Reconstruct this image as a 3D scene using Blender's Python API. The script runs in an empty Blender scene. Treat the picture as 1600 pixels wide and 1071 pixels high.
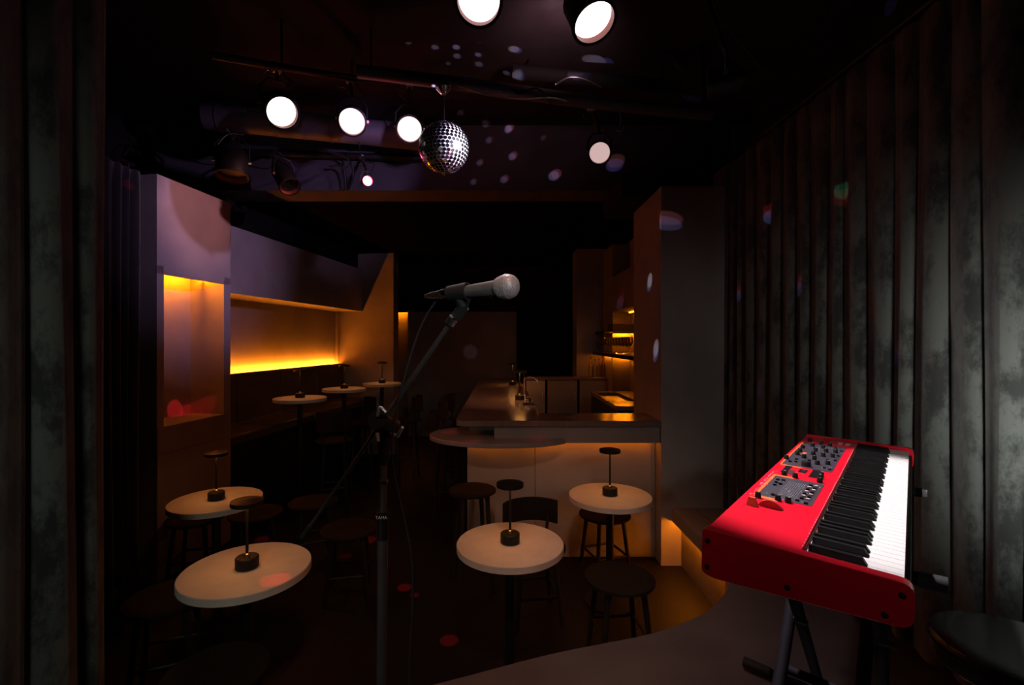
import bpy, math, random
from mathutils import Vector, Matrix
random.seed(7)
R_ = math.radians
scn = bpy.context.scene
COL = scn.collection

# ------------------------------------------------------------------ camera, world, exposure
F, CX, CY, CH = 745.0, 785.0, 533.0, 1.76
def P(px, py, d):
    """a point seen at a pixel of the 1600x1071 frame, d metres in front of the camera"""
    return Vector(((px-CX)/F*d, d, CH-(py-CY)/F*d))
cam = bpy.data.cameras.new('camera'); camo = bpy.data.objects.new('camera', cam); COL.objects.link(camo)
camo.location = (0, 0, CH); camo.rotation_euler = (R_(90), 0, 0)
cam.sensor_width = 36; cam.lens = F/1600*36
cam.shift_x = (800-CX)/1600; cam.shift_y = (CY-535.5)/1600
cam.clip_start = .02
scn.camera = camo
world = bpy.data.worlds.new('world'); scn.world = world; world.use_nodes = True
world.node_tree.nodes['Background'].inputs[0].default_value = (.5, .55, .6, 1)
world.node_tree.nodes['Background'].inputs[1].default_value = 0.0006
vs = scn.view_settings; vs.view_transform = 'Standard'; vs.look = 'None'; vs.exposure = 0; vs.gamma = 1; vs.use_curve_mapping = False
scn.cycles.use_denoising = True
scn.cycles.caustics_reflective = False; scn.cycles.caustics_refractive = False
scn.cycles.sample_clamp_indirect = 4
scn.cycles.max_bounces = 7; scn.cycles.diffuse_bounces = 3; scn.cycles.glossy_bounces = 3; scn.cycles.transmission_bounces = 4; scn.cycles.transparent_max_bounces = 32

def spot(name, loc, to, power, col, size, blend=.3, radius=.02):
    l = bpy.data.lights.new(name, 'SPOT'); l.energy = power; l.color = col
    l.spot_size = R_(size); l.spot_blend = blend; l.shadow_soft_size = radius
    o = bpy.data.objects.new(name, l); COL.objects.link(o); o.location = loc
    o.rotation_euler = (Vector(to)-Vector(loc)).to_track_quat('-Z', 'Y').to_euler()
    return o
# unseen stage lamps for the curtains, pillar and stage; added fills for mic, keyboard end and mic pole
spot('stage_or_fill_light', (1.30, .80, 1.38), (1.97, 1.32, 1.50), 80, (.97, 1.0, .95), 94, 1.0, .12)
spot('stage_or_fill_light', (-1.1, .3, 1.7), (-1.72, 1.45, 1.35), 13, (.92, 1.0, .88), 124, .7, .12)
spot('stage_or_fill_light', (.35, -.3, 2.2), (-.06, 1.02, 1.88), 24, (.95, 1.0, 1.0), 22, .6, .08)  # fill added to lift the front of the mic
spot('stage_or_fill_light', (.0, -.5, 1.75), (.56, .88, 1.31), 2.6, (1.0, .85, .85), 26, .6, .08)  # weak fill added for the near end of the keyboard
spot('stage_or_fill_light', (.7, -1.5, 2.6), (1.1, 3.7, 1.3), 34, (1.0, .90, .82), 34, 1.0, .10)
spot('stage_or_fill_light', (.2, 1.2, 3.5), (.85, 2.1, .35), 34, (1.0, .80, .80), 42, 1.0, .10)
spot('stage_or_fill_light', (-1.0, -.3, 1.5), (-.30, 1.18, .95), 12, (1.0, .95, .92), 34, .8, .06)  # fill added so the mic stand pole shows
# the house wash over the tables, from lamps above the stage
spot('stage_or_fill_light', (.1, .2, 3.5), (.02, 2.65, .7), 92, (1.0, .48, .30), 50, 1.0, .10)

# ------------------------------------------------------------------ materials
def mat(name, col, rough=.6, metal=0, col2=None, nscale=6, ndetail=6, lo=.35, hi=.65, bump=0, bscale=60, spec=.5, coat=0, stretch=None, sheen=0):
    m = bpy.data.materials.new(name); m.use_nodes = True; nt = m.node_tree; b = nt.nodes['Principled BSDF']
    b.inputs['Base Color'].default_value = (*col, 1); b.inputs['Roughness'].default_value = rough
    b.inputs['Metallic'].default_value = metal; b.inputs['Specular IOR Level'].default_value = spec
    b.inputs['Coat Weight'].default_value = coat; b.inputs['Coat Roughness'].default_value = .08
    b.inputs['Sheen Weight'].default_value = sheen
    tc = nt.nodes.new('ShaderNodeTexCoord'); mp = nt.nodes.new('ShaderNodeMapping')
    nt.links.new(tc.outputs['Object'], mp.inputs[0])
    if stretch: mp.inputs['Scale'].default_value = stretch
    if col2 is not None:
        n = nt.nodes.new('ShaderNodeTexNoise'); n.inputs['Scale'].default_value = nscale; n.inputs['Detail'].default_value = ndetail
        r = nt.nodes.new('ShaderNodeValToRGB'); r.color_ramp.elements[0].position = lo; r.color_ramp.elements[1].position = hi
        r.color_ramp.elements[0].color = (*col, 1); r.color_ramp.elements[1].color = (*col2, 1)
        nt.links.new(mp.outputs[0], n.inputs['Vector']); nt.links.new(n.outputs[0], r.inputs[0]); nt.links.new(r.outputs[0], b.inputs['Base Color'])
    if bump:
        n2 = nt.nodes.new('ShaderNodeTexNoise'); n2.inputs['Scale'].default_value = bscale; n2.inputs['Detail'].default_value = 4
        bp = nt.nodes.new('ShaderNodeBump'); bp.inputs['Strength'].default_value = bump; bp.inputs['Distance'].default_value = .01
        nt.links.new(mp.outputs[0], n2.inputs['Vector']); nt.links.new(n2.outputs[0], bp.inputs['Height']); nt.links.new(bp.outputs[0], b.inputs['Normal'])
    return m
def emit(name, col, strength):
    m = bpy.data.materials.new(name); m.use_nodes = True; nt = m.node_tree; nt.nodes.clear()
    o = nt.nodes.new('ShaderNodeOutputMaterial'); e = nt.nodes.new('ShaderNodeEmission')
    e.inputs[0].default_value = (*col, 1); e.inputs[1].default_value = strength
    nt.links.new(e.outputs[0], o.inputs[0]); return m
def glassmat(name, col):
    m = bpy.data.materials.new(name); m.use_nodes = True; nt = m.node_tree; nt.nodes.clear()
    o = nt.nodes.new('ShaderNodeOutputMaterial'); x = nt.nodes.new('ShaderNodeMixShader'); a = nt.nodes.new('ShaderNodeBsdfTransparent'); g = nt.nodes.new('ShaderNodeBsdfGlossy')
    f = nt.nodes.new('ShaderNodeFresnel'); f.inputs[0].default_value = 1.5; g.inputs['Roughness'].default_value = .08; g.inputs['Color'].default_value = (*col, 1); a.inputs[0].default_value = (.96, .95, .93, 1)
    nt.links.new(f.outputs[0], x.inputs[0]); nt.links.new(a.outputs[0], x.inputs[1]); nt.links.new(g.outputs[0], x.inputs[2]); nt.links.new(x.outputs[0], o.inputs[0])
    return m

AMB = (1.0, .24, .004)
M = {}
M['plaster'] = mat('plaster', (.30, .265, .25), .75, col2=(.36, .32, .30), nscale=3, bump=.06, bscale=25)
M['plaster_dark'] = mat('plaster_dark', (.20, .165, .15), .8, col2=(.25, .21, .19), nscale=2.5, bump=.06, bscale=25)
M['black_paint'] = mat('black_paint', (.008, .007, .008), .85, col2=(.012, .010, .012), nscale=4, bump=.05, spec=.15)
M['ceiling_paint'] = mat('ceiling_paint', (.020, .016, .018), .85, spec=.1, col2=(.028, .022, .025), nscale=5, bump=.05)
M['floor'] = mat('floor_dark', (.0045, .0035, .003), .6, spec=.25, col2=(.008, .0065, .006), nscale=5, bump=.04)
M['stage'] = mat('stage_grey', (.105, .085, .085), .55, col2=(.13, .11, .108), nscale=4, bump=.05, bscale=50)
M['stone'] = mat('table_stone', (.56, .48, .40), .5, col2=(.64, .56, .48), nscale=9, bump=.03)
M['bar_wood'] = mat('bar_wood', (.15, .10, .085), .2, col2=(.18, .13, .11), nscale=5, stretch=(6, 1, 1), bump=.03, spec=.6)
M['bar_grey'] = mat('bar_grey', (.21, .18, .17), .45, col2=(.25, .21, .20), nscale=4)
M['panel'] = mat('bar_panel', (.30, .25, .22), .65, col2=(.38, .32, .28), nscale=2.2, bump=.05)
M['black_metal'] = mat('black_metal', (.006, .006, .0065), .5, .0, col2=(.009, .009, .009), nscale=20, spec=.3)
M['black_gloss'] = mat('black_gloss', (.010, .010, .011), .16, spec=.6, col2=(.013, .013, .013), nscale=10)
M['vinyl'] = mat('vinyl', (.020, .020, .020), .22, spec=.6, col2=(.024, .024, .024), nscale=10)
M['black_wood'] = mat('black_wood', (.012, .009, .007), .55, col2=(.018, .013, .010), nscale=8, stretch=(1, 1, .15), spec=.3)
M['seat'] = mat('seat_dark', (.016, .011, .007), .8, spec=.1, col2=(.022, .015, .010), nscale=9)
M['leather'] = mat('leather', (.05, .036, .034), .5, col2=(.07, .05, .046), nscale=10, bump=.1, bscale=90)
M['chrome'] = mat('chrome', (.75, .73, .75), .18, 1, col2=(.85, .83, .85), nscale=20)
M['polished'] = mat('polished', (.80, .76, .78), .3, .75, col2=(.85, .81, .83), nscale=20)
M['steel'] = mat('steel', (.45, .43, .42), .32, 1, col2=(.55, .53, .52), nscale=20)
M['brass'] = mat('brass', (.7, .5, .2), .3, 1, col2=(.8, .58, .25), nscale=20)
M['rubber'] = mat('rubber', (.010, .010, .011), .75, col2=(.015, .015, .016), nscale=30)
M['rubber_white'] = mat('rubber_white', (.75, .75, .74), .6, col2=(.65, .65, .64), nscale=30)
M['red'] = mat('red_lacquer', (.80, .004, .024), .28, col2=(.83, .006, .028), nscale=3, spec=.5, coat=.6)
M['key_white'] = mat('key_white', (.82, .81, .79), .3, col2=(.85, .84, .82), nscale=3)
M['key_black'] = mat('key_black', (.004, .0035, .004), .5, col2=(.005, .0045, .005), nscale=8, spec=.2)
M['panel_grey'] = mat('panel_violet_grey', (.026, .021, .032), .5, col2=(.032, .026, .038), nscale=8)
M['orange'] = mat('print_orange', (.95, .13, .015), .5, col2=(.9, .12, .015), nscale=8)
M['print_white'] = mat('print_white', (.8, .8, .8), .5, col2=(.75, .75, .75), nscale=8)
M['button_pink'] = mat('button_grey', (.45, .36, .38), .5, col2=(.5, .4, .42), nscale=8)
M['duct'] = mat('duct_grey', (.07, .06, .075), .55, 0, col2=(.09, .075, .095), nscale=6)
M['tube_grey'] = mat('tube_grey', (.045, .043, .042), .42, col2=(.055, .052, .05), nscale=20)
M['mic_body'] = mat('mic_body', (.13, .135, .135), .4, .3, col2=(.15, .155, .155), nscale=30)
M['mic_grille'] = mat('mic_grille', (.30, .28, .285), .45, .25, col2=(.40, .38, .385), nscale=60)
nt_ = M['mic_grille'].node_tree; vo_ = nt_.nodes.new('ShaderNodeTexVoronoi'); vo_.inputs['Scale'].default_value = 420; vo_.inputs['Randomness'].default_value = .25
ra_ = nt_.nodes.new('ShaderNodeValToRGB'); ra_.color_ramp.elements[0].position = .22; ra_.color_ramp.elements[1].position = .42; ra_.color_ramp.elements[0].color = (.05,.045,.045,1); ra_.color_ramp.elements[1].color = (.46,.43,.44,1)
nt_.links.new(nt_.nodes['Texture Coordinate'].outputs['Object'], vo_.inputs['Vector']); nt_.links.new(vo_.outputs['Distance'], ra_.inputs[0]); nt_.links.new(ra_.outputs[0], nt_.nodes['Principled BSDF'].inputs['Base Color'])
M['mirror'] = mat('mirror_tile', (.50, .50, .52), .17, 1, col2=(.6, .6, .62), nscale=9)
M['ball'] = mat('ball_grout', (.80, .78, .82), .55, col2=(.85, .83, .87), nscale=12)
M['glass'] = glassmat('clear_glass', (1, .97, .92))
M['bottle'] = mat('bottle_dark', (.05, .022, .006), .12, col2=(.07, .03, .01), nscale=8)
M['led_bench'] = emit('led_bench', (1.0,.25,.012), 340)
M['led_bar'] = emit('led_bar', AMB, 11)
M['led_ledge'] = emit('led_ledge', AMB, 66)
M['led_niche'] = emit('led_niche', AMB, 170)
M['led_nook'] = emit('led_nook', AMB, 210)
M['led_low'] = emit('led_low', AMB, 90)
M['led_shelf'] = emit('led_shelf', AMB, 36)
M['lens_white'] = emit('lens_white', (1.0, .90, .84), 1.9)
M['lens_pink'] = emit('lens_pink', (1.0, .82, .84), 1.5)
M['lens_warm'] = emit('lens_warm', (1.0, .84, .70), 1.6)
M['lens_hot'] = emit('lens_hot', (1.0, .86, .93), 2.6)
M['lens_dim'] = emit('lens_dim', (1.0, .68, .66), .62)
M['lens_red'] = emit('lens_red', (1.0, .22, .45), 5)
M['lamp_panel'] = emit('lamp_panel', (1.0, .40, .12), 12)
def velvet(name, dark, light):
    m = mat(name, dark, .85, sheen=.25); nt = m.node_tree; b = nt.nodes['Principled BSDF']
    tc = nt.nodes.new('ShaderNodeTexCoord'); mp = nt.nodes.new('ShaderNodeMapping'); mp.inputs['Scale'].default_value = (1, 1, .55)
    nt.links.new(tc.outputs['Object'], mp.inputs[0])
    a = nt.nodes.new('ShaderNodeTexNoise'); a.inputs['Scale'].default_value = 7; a.inputs['Detail'].default_value = 12; a.inputs['Roughness'].default_value = .72
    nt.links.new(mp.outputs[0], a.inputs['Vector'])
    r = nt.nodes.new('ShaderNodeValToRGB'); r.color_ramp.elements[0].position = .42; r.color_ramp.elements[1].position = .54
    r.color_ramp.elements[0].color = (*dark, 1); r.color_ramp.elements[1].color = (*light, 1)
    nt.links.new(a.outputs[0], r.inputs[0]); nt.links.new(r.outputs[0], b.inputs['Base Color'])
    bp = nt.nodes.new('ShaderNodeBump'); bp.inputs['Strength'].default_value = .25; bp.inputs['Distance'].default_value = .004
    nt.links.new(a.outputs[0], bp.inputs['Height']); nt.links.new(bp.outputs[0], b.inputs['Normal'])
    return m
M['velvet'] = velvet('crushed_velvet', (.014, .015, .0135), (.074, .079, .072))
M['black_cloth'] = velvet('black_cloth', (.004, .0035, .004), (.007, .006, .007))

# ------------------------------------------------------------------ mesh helpers
class MB:
    def __init__(s): s.v, s.f, s.sm = [], [], []
    def add(s, vs, fs, smooth=False, T=None):
        o = len(s.v); s.v += [tuple(T @ Vector(v)) if T is not None else tuple(v) for v in vs]
        s.f += [tuple(i+o for i in f) for f in fs]; s.sm += [smooth]*len(fs); return s
    def box(s, x0, x1, y0, y1, z0, z1, T=None):
        return s.add([(x0,y0,z0),(x1,y0,z0),(x1,y1,z0),(x0,y1,z0),(x0,y0,z1),(x1,y0,z1),(x1,y1,z1),(x0,y1,z1)],
            [(0,3,2,1),(4,5,6,7),(0,1,5,4),(1,2,6,5),(2,3,7,6),(3,0,4,7)], False, T)
    def prism(s, poly, z0, z1, T=None):
        n = len(poly); a = sum(poly[i][0]*poly[(i+1)%n][1]-poly[(i+1)%n][0]*poly[i][1] for i in range(n))
        if a < 0: poly = poly[::-1]
        return s.add([(x,y,z0) for x,y in poly]+[(x,y,z1) for x,y in poly],
            [tuple(range(n))[::-1], tuple(range(n,2*n))]+[(i,(i+1)%n,(i+1)%n+n,i+n) for i in range(n)], False, T)
    def lathe(s, prof, n=24, T=None, smooth=True):
        """profile of (radius, z), from bottom to top for outward faces"""
        vs, idx = [], []
        for r, z in prof:
            if r < 1e-6: idx.append([len(vs)]*n); vs.append((0,0,z))
            else:
                idx.append(list(range(len(vs), len(vs)+n)))
                vs += [(r*math.cos(2*math.pi*k/n), r*math.sin(2*math.pi*k/n), z) for k in range(n)]
        fs = []
        for a, b in zip(idx, idx[1:]):
            for k in range(n):
                q = (a[k], a[(k+1)%n], b[(k+1)%n], b[k]); q = tuple(dict.fromkeys(q))
                if len(q) > 2: fs.append(q)
        if prof[0][0] > 1e-6 and prof[-1] != prof[0]: fs.append(tuple(idx[0])[::-1])
        if prof[-1][0] > 1e-6 and prof[-1] != prof[0]: fs.append(tuple(idx[-1]))
        o = len(s.v); s.add(vs, fs, smooth, T)
        for k, f in enumerate(fs):
            if len(f) > 4: s.sm[len(s.sm)-len(fs)+k] = False
        return s
    def tube(s, pts, r, n=8, T=None):
        pts = [Vector(p) for p in pts]; rs = r if isinstance(r, (list, tuple)) else [r]*len(pts)
        vs = []; up = None
        for i, p in enumerate(pts):
            d = (pts[min(i+1,len(pts)-1)]-pts[max(i-1,0)]).normalized()
            if up is None:
                up = Vector((0,0,1)) if abs(d.z) < .9 else Vector((1,0,0))
            a = d.cross(up).normalized(); b = a.cross(d).normalized(); up = b
            vs += [p+rs[i]*(a*math.cos(2*math.pi*k/n)+b*math.sin(2*math.pi*k/n)) for k in range(n)]
        fs = [(i*n+k, i*n+(k+1)%n, (i+1)*n+(k+1)%n, (i+1)*n+k) for i in range(len(pts)-1) for k in range(n)]
        m = len(pts)-1
        s.add(vs, fs+[tuple(range(n))[::-1], tuple(range(m*n, m*n+n))], True, T)
        s.sm[-1] = s.sm[-2] = False
        return s
    def mesh(s, name, material):
        me = bpy.data.meshes.new(name); me.from_pydata(s.v, [], s.f); me.update()
        me.polygons.foreach_set('use_smooth', s.sm); me.set_sharp_from_angle(angle=R_(42)); me.materials.append(material); return me
    def build(s, name, material, parent=None, bevel=0, solid=0):
        return link(name, s.mesh(name, material if not isinstance(material, str) else M[material]), parent, bevel, solid)
def link(name, me, parent=None, bevel=0, solid=0):
    o = bpy.data.objects.new(name, me); COL.objects.link(o); o.parent = parent
    if solid:
        d = o.modifiers.new('solid', 'SOLIDIFY'); d.thickness = solid
    if bevel:
        d = o.modifiers.new('bevel', 'BEVEL'); d.width = bevel; d.segments = 2; d.limit_method = 'ANGLE'; d.angle_limit = R_(40)
    return o
def thing(name, label, cat, loc=(0,0,0), rotz=0, group=None, mw=None):
    o = bpy.data.objects.new(name, None); COL.objects.link(o); o.empty_display_size = .1
    if mw is not None: o.matrix_world = mw
    else: o.location = loc; o.rotation_euler = (0, 0, rotz)
    return tag(o, label, cat, group)
def tag(o, label, cat, group=None):
    o['label'] = label; o['category'] = cat
    if group: o['group'] = group
    return o
def struct(o, label=None):
    o['kind'] = 'structure'
    if label: o['label'] = label
    return o
def copy_tree(o, parent=None):
    c = o.copy(); COL.objects.link(c); c.parent = parent
    for ch in list(o.children): copy_tree(ch, c)
    return c
def repeat(proto, used, loc, rotz, label, group):
    o = proto if not used else copy_tree(proto)
    used.append(1); o.location = loc; o.rotation_euler = (0, 0, rotz); o['label'] = label; o['group'] = group
    return o
def frame(o, z):
    """matrix whose +Z points along z, at o"""
    return Matrix.Translation(o) @ Vector(z).to_track_quat('Z', 'Y').to_matrix().to_4x4()
def curve(pts, k=8):
    """Catmull-Rom through the points"""
    pts = [Vector(p) for p in pts]; q = [pts[0]]+pts+[pts[-1]]; out = []
    for i in range(1, len(q)-2):
        a, b, c, d = q[i-1:i+3]
        for j in range(k):
            t = j/k
            out.append(.5*((2*b)+(c-a)*t+(2*a-5*b+4*c-d)*t*t+(3*b-a-3*c+d)*t**3))
    return out+[pts[-1]]

def lettering(tx, parent):
    t = bpy.data.objects.new('text', tx); me = bpy.data.meshes.new_from_object(t); me.name = 'maker_lettering'
    me.materials.clear(); me.materials.append(M['print_white']); bpy.data.objects.remove(t)
    return link('maker_lettering', me, parent)
# ------------------------------------------------------------------ the setting
struct(MB().box(-4, 3, -2, 10, -.1, 0).build('floor', 'floor'))
edge = curve([(-2.7,1.35,0),(-1.7,1.5,0),(-1.0,1.7,0),(-.288,1.952,0),(.216,2.144,0),(.656,2.274,0),(.873,2.366,0),(1.045,2.47,0),(1.184,2.594,0),(1.289,2.728,0),(1.335,2.86,0)], 6)
st = struct(MB().prism([(p.x, p.y) for p in edge]+[(1.397,2.86),(1.397,3.72),(1.95,3.72),(1.95,-1.9),(-2.7,-1.9)], .001, .35).build('floor_stage', 'stage'), 'raised grey stage floor with a curved front edge')
lg = struct(MB().box(1.322,1.505,2.86,3.725,.352,.455).build('trim_1', 'plaster_dark', bevel=.004), 'low grey ledge beside the stage lit from beneath')
MB().box(1.515,1.74,2.86,3.725,.352,.452).build('ledge_board', 'plaster_dark', lg, bevel=.004)
struct(MB().box(-4,3,-2,4.4,3.75,3.85).build('ceiling', 'ceiling_paint'))
M['deep_black'] = mat('deep_black', (.003,.003,.003), .9, col2=(.005,.004,.004), spec=0)
struct(MB().box(-4,3,4.75,10,3.15,3.25).build('ceiling_bar', 'deep_black'), 'black lower ceiling over the bar')
struct(MB().box(-3.2,2.1,4.4,4.75,3.15,3.75).build('trim_2', mat('bulkhead', (.055,.045,.055), .8, spec=.1, col2=(.065,.055,.065), nscale=4, bump=.05)), 'dark beam across the ceiling in front of the bar')
struct(MB().box(1.95,2.1,-2,3.73,0,3.75).build('wall_right', 'black_paint'))
struct(MB().box(-3.6,-3.4,-2,10,0,3.75).build('wall_left', 'black_paint'))
struct(MB().box(-4,3,-2.1,-2,0,3.75).build('wall_front', 'black_paint'))
struct(MB().box(1.242,1.767,3.73,4.51,.0,2.97).build('wall_pillar_right', 'plaster'), 'grey plaster pillar at the end of the bar')
struct(MB().box(1.0,2.1,4.0,4.75,2.975,3.15).build('trim_3', 'black_paint'), 'black box above the right pillar')
struct(MB().box(1.767,2.1,3.73,7.6,0,3.15).build('wall_bar_right', 'plaster_dark'), 'wall behind the glass shelves')
struct(MB().box(1.12,1.767,7.2,7.6,0,3.15).build('wall_bar_back', 'plaster_dark'), 'amber lit wall at the end of the bar shelves')
struct(MB().box(-1.748,.26,8.8,9.0,0,2.30).build('wall_back', 'plaster_dark'), 'dark brown wall at the far end of the room')
struct(MB().box(-3.4,3,9.3,9.45,0,3.15).build('wall_back_corridor', 'black_paint'))
struct(MB().box(-3.4,-1.75,8.78,8.80,2.285,3.15).box(-1.75,.9,8.78,9.0,2.305,3.15).build('trim_4', 'black_paint'), 'black header above the far wall')

# left wall: local frame along the wall (x = along, y = into the wall, z = up)
U = Vector((.149,1,0)).normalized(); NIN = Vector((-U.y, U.x, 0))
LW = Matrix(((U.x,NIN.x,0,-2.5),(U.y,NIN.y,0,3.45),(0,0,1,0),(0,0,0,1)))
b = MB(); S1, S2_, SE, DN = .06, .669, .748, .324
b.box(0,SE,0,.02,2.25,2.97); b.box(0,SE,.02,.6,2.31,2.97); b.box(0,S1,0,.6,1.13,2.31); b.box(S2_,SE,0,.6,1.13,2.31); b.box(S1,S2_,DN,.6,1.13,2.31); b.box(.004,SE-.004,.004,.6,0,1.13)
pl = b.build('wall_pillar_left', 'plaster'); pl.matrix_world = LW; struct(pl, 'grey plaster pillar with an amber lit niche')
for z0, z1 in ((.012,.30),(.306,.925),(.931,1.128)):
    MB().box(.001,SE-.001,-.004,.02,z0,z1).build('plaster_panel', 'plaster', pl, bevel=.002)
o = MB().box(SE+.002,3.985,.275,.72,2.22,2.87).build('trim_5', 'plaster'); o.matrix_world = LW; struct(o, 'grey soffit above the banquette')
o = MB().box(.62,4.2,.724,.86,0,3.15).build('wall_banquette', 'plaster_dark'); o.matrix_world = LW; struct(o, 'wall behind the banquette washed by amber light')
o = MB().box(3.99,4.2,-.233,.722,0,3.12).build('wall_return', 'plaster_dark'); o.matrix_world = LW; struct(o, 'wall at the far end of the banquette')
o = MB().box(SE,4.2,.35,.72,2.875,3.14).build('trim_6', 'black_paint'); o.matrix_world = LW; struct(o, 'black band above the soffit')
# far niche beyond the banquette
struct(MB().box(-2.4,-1.752,8.95,9.2,0,2.6).build('wall_niche', 'plaster_dark'), 'narrow recess with an amber light at its top')

def strip(label, s, material, mw=None, group='amber light strips'):
    b = MB(); b.box(*s); o = b.build('light_strip', material)
    if mw is not None: o.matrix_world = mw
    return tag(o, label, 'light strip', group)
strip('amber light strip hidden behind the banquette backrest', (SE+.02,3.97,.6615,.6620,1.372,1.404), 'led_bench', LW)
strip('amber light strip at the top of the pillar niche', (S1+.01,S2_-.01,.20,.2005,2.285,2.305), 'led_niche', LW)
strip('amber light strip under the front of the bar counter', (-.27,1.22,3.80,3.812,.947,.954), 'led_bar')
strip('amber light strip under the low ledge by the stage', (1.345,1.357,2.9,3.70,.342,.351), 'led_ledge')
strip('amber light strip at the top of the narrow far recess', (-2.10,-1.77,8.86,8.872,2.325,2.335), 'led_niche')

# ------------------------------------------------------------------ curtains
def curtain(name, label, pts, lam, amp, z0, z1, material, side, seed, skew=0, mate=None):
    rnd = random.Random(seed); p0, p1 = Vector(pts[0]), Vector(pts[1]); d = (p1-p0); Ln = d.length; d /= Ln; nrm = Vector((-d.y, d.x))*side
    cols, s = [], 0.0
    while s < Ln:
        w = lam*rnd.uniform(.75,1.3); a = amp*rnd.uniform(.7,1.2); ph = rnd.uniform(-.3,.3)
        for k in range(9):
            t = k/9; cols.append((s+w*t, a*(abs(math.sin(math.pi*t))**.6)*(1+.25*math.sin(2*math.pi*t+ph)), rnd.uniform(-.002,.002)))
        s += w
    nz = 14; vs, fs = [], []
    for i, (s, a, j) in enumerate(cols):
        for k in range(nz+1):
            t = k/nz; amp_t = 1-.35*t+.06*math.sin(5*t+s*9)
            q = p0+d*(s+skew*(1-t)*.0+.012*math.sin(3.1*t+s*11))+nrm*(a*amp_t+j)
            vs.append((q.x, q.y, z0+(z1-z0)*t))
    for i in range(len(cols)-1):
        for k in range(nz):
            a = i*(nz+1)+k; fs.append((a, a+nz+1, a+nz+2, a+1))
    b = MB(); b.add(vs, fs, True)
    root = thing(name, label, 'curtain', group='stage curtains')
    b.build('curtain_fabric', material, root, solid=.004)
    return root
def rail(root, a, bb, n=10):
    a, bb = Vector(a), Vector(bb)
    MB().tube([a, bb], .014, 8).build('curtain_rail', 'black_metal', root)
    b = MB().tube([(0,0,0),(0,0,-.045)], .004, 5).mesh('hook', M['steel'])
    for k in range(n):
        o = link('hook', b, root); o.location = a.lerp(bb, (k+.5)/n)
rc = curtain('stage_curtain', 'long grey crushed velvet curtain hanging behind the red keyboard', ((1.775,.75),(1.775,3.70)), .135, .052, .456, 3.12, 'velvet', 1, 3)
rail(rc, (1.775,.75,3.165), (1.775,3.7,3.165), 20)
lc = curtain('stage_curtain', 'grey velvet curtain filling the left edge of the picture', ((-1.60,.95),(-1.60,1.86)), .16, .055, .352, 3.62, 'velvet', -1, 11)
rail(lc, (-1.60,.95,3.665), (-1.60,1.86,3.665), 8)
l2 = curtain('stage_curtain', 'short dark curtain hanging beside the left pillar', ((-2.62,2.95),(-2.60,3.36)), .075, .045, .02, 2.96, 'black_cloth', -1, 5)
rail(l2, (-2.62,2.95,3.0), (-2.60,3.36,3.0), 5)

# ------------------------------------------------------------------ banquette
bq = thing('banquette', 'high dark upholstered banquette along the left wall', 'bench', mw=LW)
MB().box(SE+.004,3.98,.30,.72,.02,.78).build('plinth', 'black_wood', bq)
for k in range(4):
    w = (3.98-SE)/4; x = SE+.004+k*w
    MB().box(x,x+w-.006,.13,.60,.782,.88).build('seat_cushion', 'leather', bq, bevel=.02)
    MB().box(x,x+w-.006,.56,.66,.884,1.41).build('back_cushion', 'leather', bq, bevel=.015)

# ------------------------------------------------------------------ bar
bar = thing('cocktail_bar', 'plaster clad bar base glowing amber under its counter', 'bar', (0,0,0))
MB().box(-.285,1.238,3.88,4.1,.001,.945).build('base_wall', 'panel', bar)
MB().box(-.285,.22,4.1,6.85,.001,1.085).build('side_wall', 'panel', bar)
for x0, x1 in ((-.285,.261),(.267,1.205)):
    MB().box(x0,x1,3.86,3.879,.02,.945).build('front_panel', 'panel', bar, bevel=.003)
MB().box(-.065,1.238,3.75,3.785,.956,1.088).build('apron', 'bar_grey', bar, bevel=.003)
MB().box(-.065,1.238,3.786,4.1,.956,1.088).build('apron_core', 'black_wood', bar)
ct = MB().prism([(-.30,3.72),(1.238,3.72),(1.238,4.12),(.33,4.12),(.30,6.85),(.27,8.05),(-.38,8.05),(-.37,3.80),(-.36,3.75)], 1.09, 1.135).build('bar_counter', 'bar_wood', bevel=.004)
tag(ct, 'long L-shaped polished brown bar counter top', 'counter')
el = []
for k in range(72):
    a = 2*math.pi*k/72; x, y = .6*math.cos(a), 3.95+.40*math.sin(a)
    if x > -.07 and y > 3.748: continue
    el.append((x, y))
rt = MB().prism(el, .956, .992).build('round_counter', 'bar_grey', bevel=.004)
tag(rt, 'rounded grey shelf jutting out below the bar counter end', 'counter')
# back counter, cabinets, shelves
MB_ = MB().box(.34,1.518,6.88,7.198,1.195,1.23).build('back_counter', 'bar_wood', bevel=.003); tag(MB_, 'brown back counter at the far end of the bar', 'counter')
for i, (x0, x1, mt, lab) in enumerate(((.34,.625,'panel','cabinet with a door paled as if lit beside the tap behind the bar'),(.645,1.09,'plaster_dark','middle cabinet with a door darkened as if unlit under the back counter'),(1.11,1.518,'plaster_dark','right hand cabinet under the back counter near the bottles'))):  # light on the fronts is put into paler and darker door materials
    cb = thing('cabinet', lab, 'cabinet', ((x0+x1)/2,7.04,0), group='cabinets under the back counter'); w = (x1-x0)/2
    MB().box(-w,w,-.13,.15,.001,1.193).build('body', 'black_wood', cb)
    dr = MB().box(-w+.008,w-.008,-.15,-.131,.08,1.185).build('door', mt, cb, bevel=.003)
    MB().box(w-.05,w-.04,-.162,-.151,.9,1.02).build('handle', 'steel', dr)
sk = thing('sink_unit', 'dark wooden sink counter against the bar wall', 'sink', (1.25,5.0,0))
MB().box(-.16,.50,-.47,.85,.001,1.10).build('body', 'black_wood', sk)
b = MB(); b.box(-.17,-.13,-.475,.86,1.101,1.14); b.box(.13,.50,-.475,.86,1.101,1.14); b.box(-.13,.13,.72,.86,1.101,1.14); b.box(-.13,.13,-.475,-.10,1.101,1.14); b.build('worktop', 'bar_wood', sk)
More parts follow.
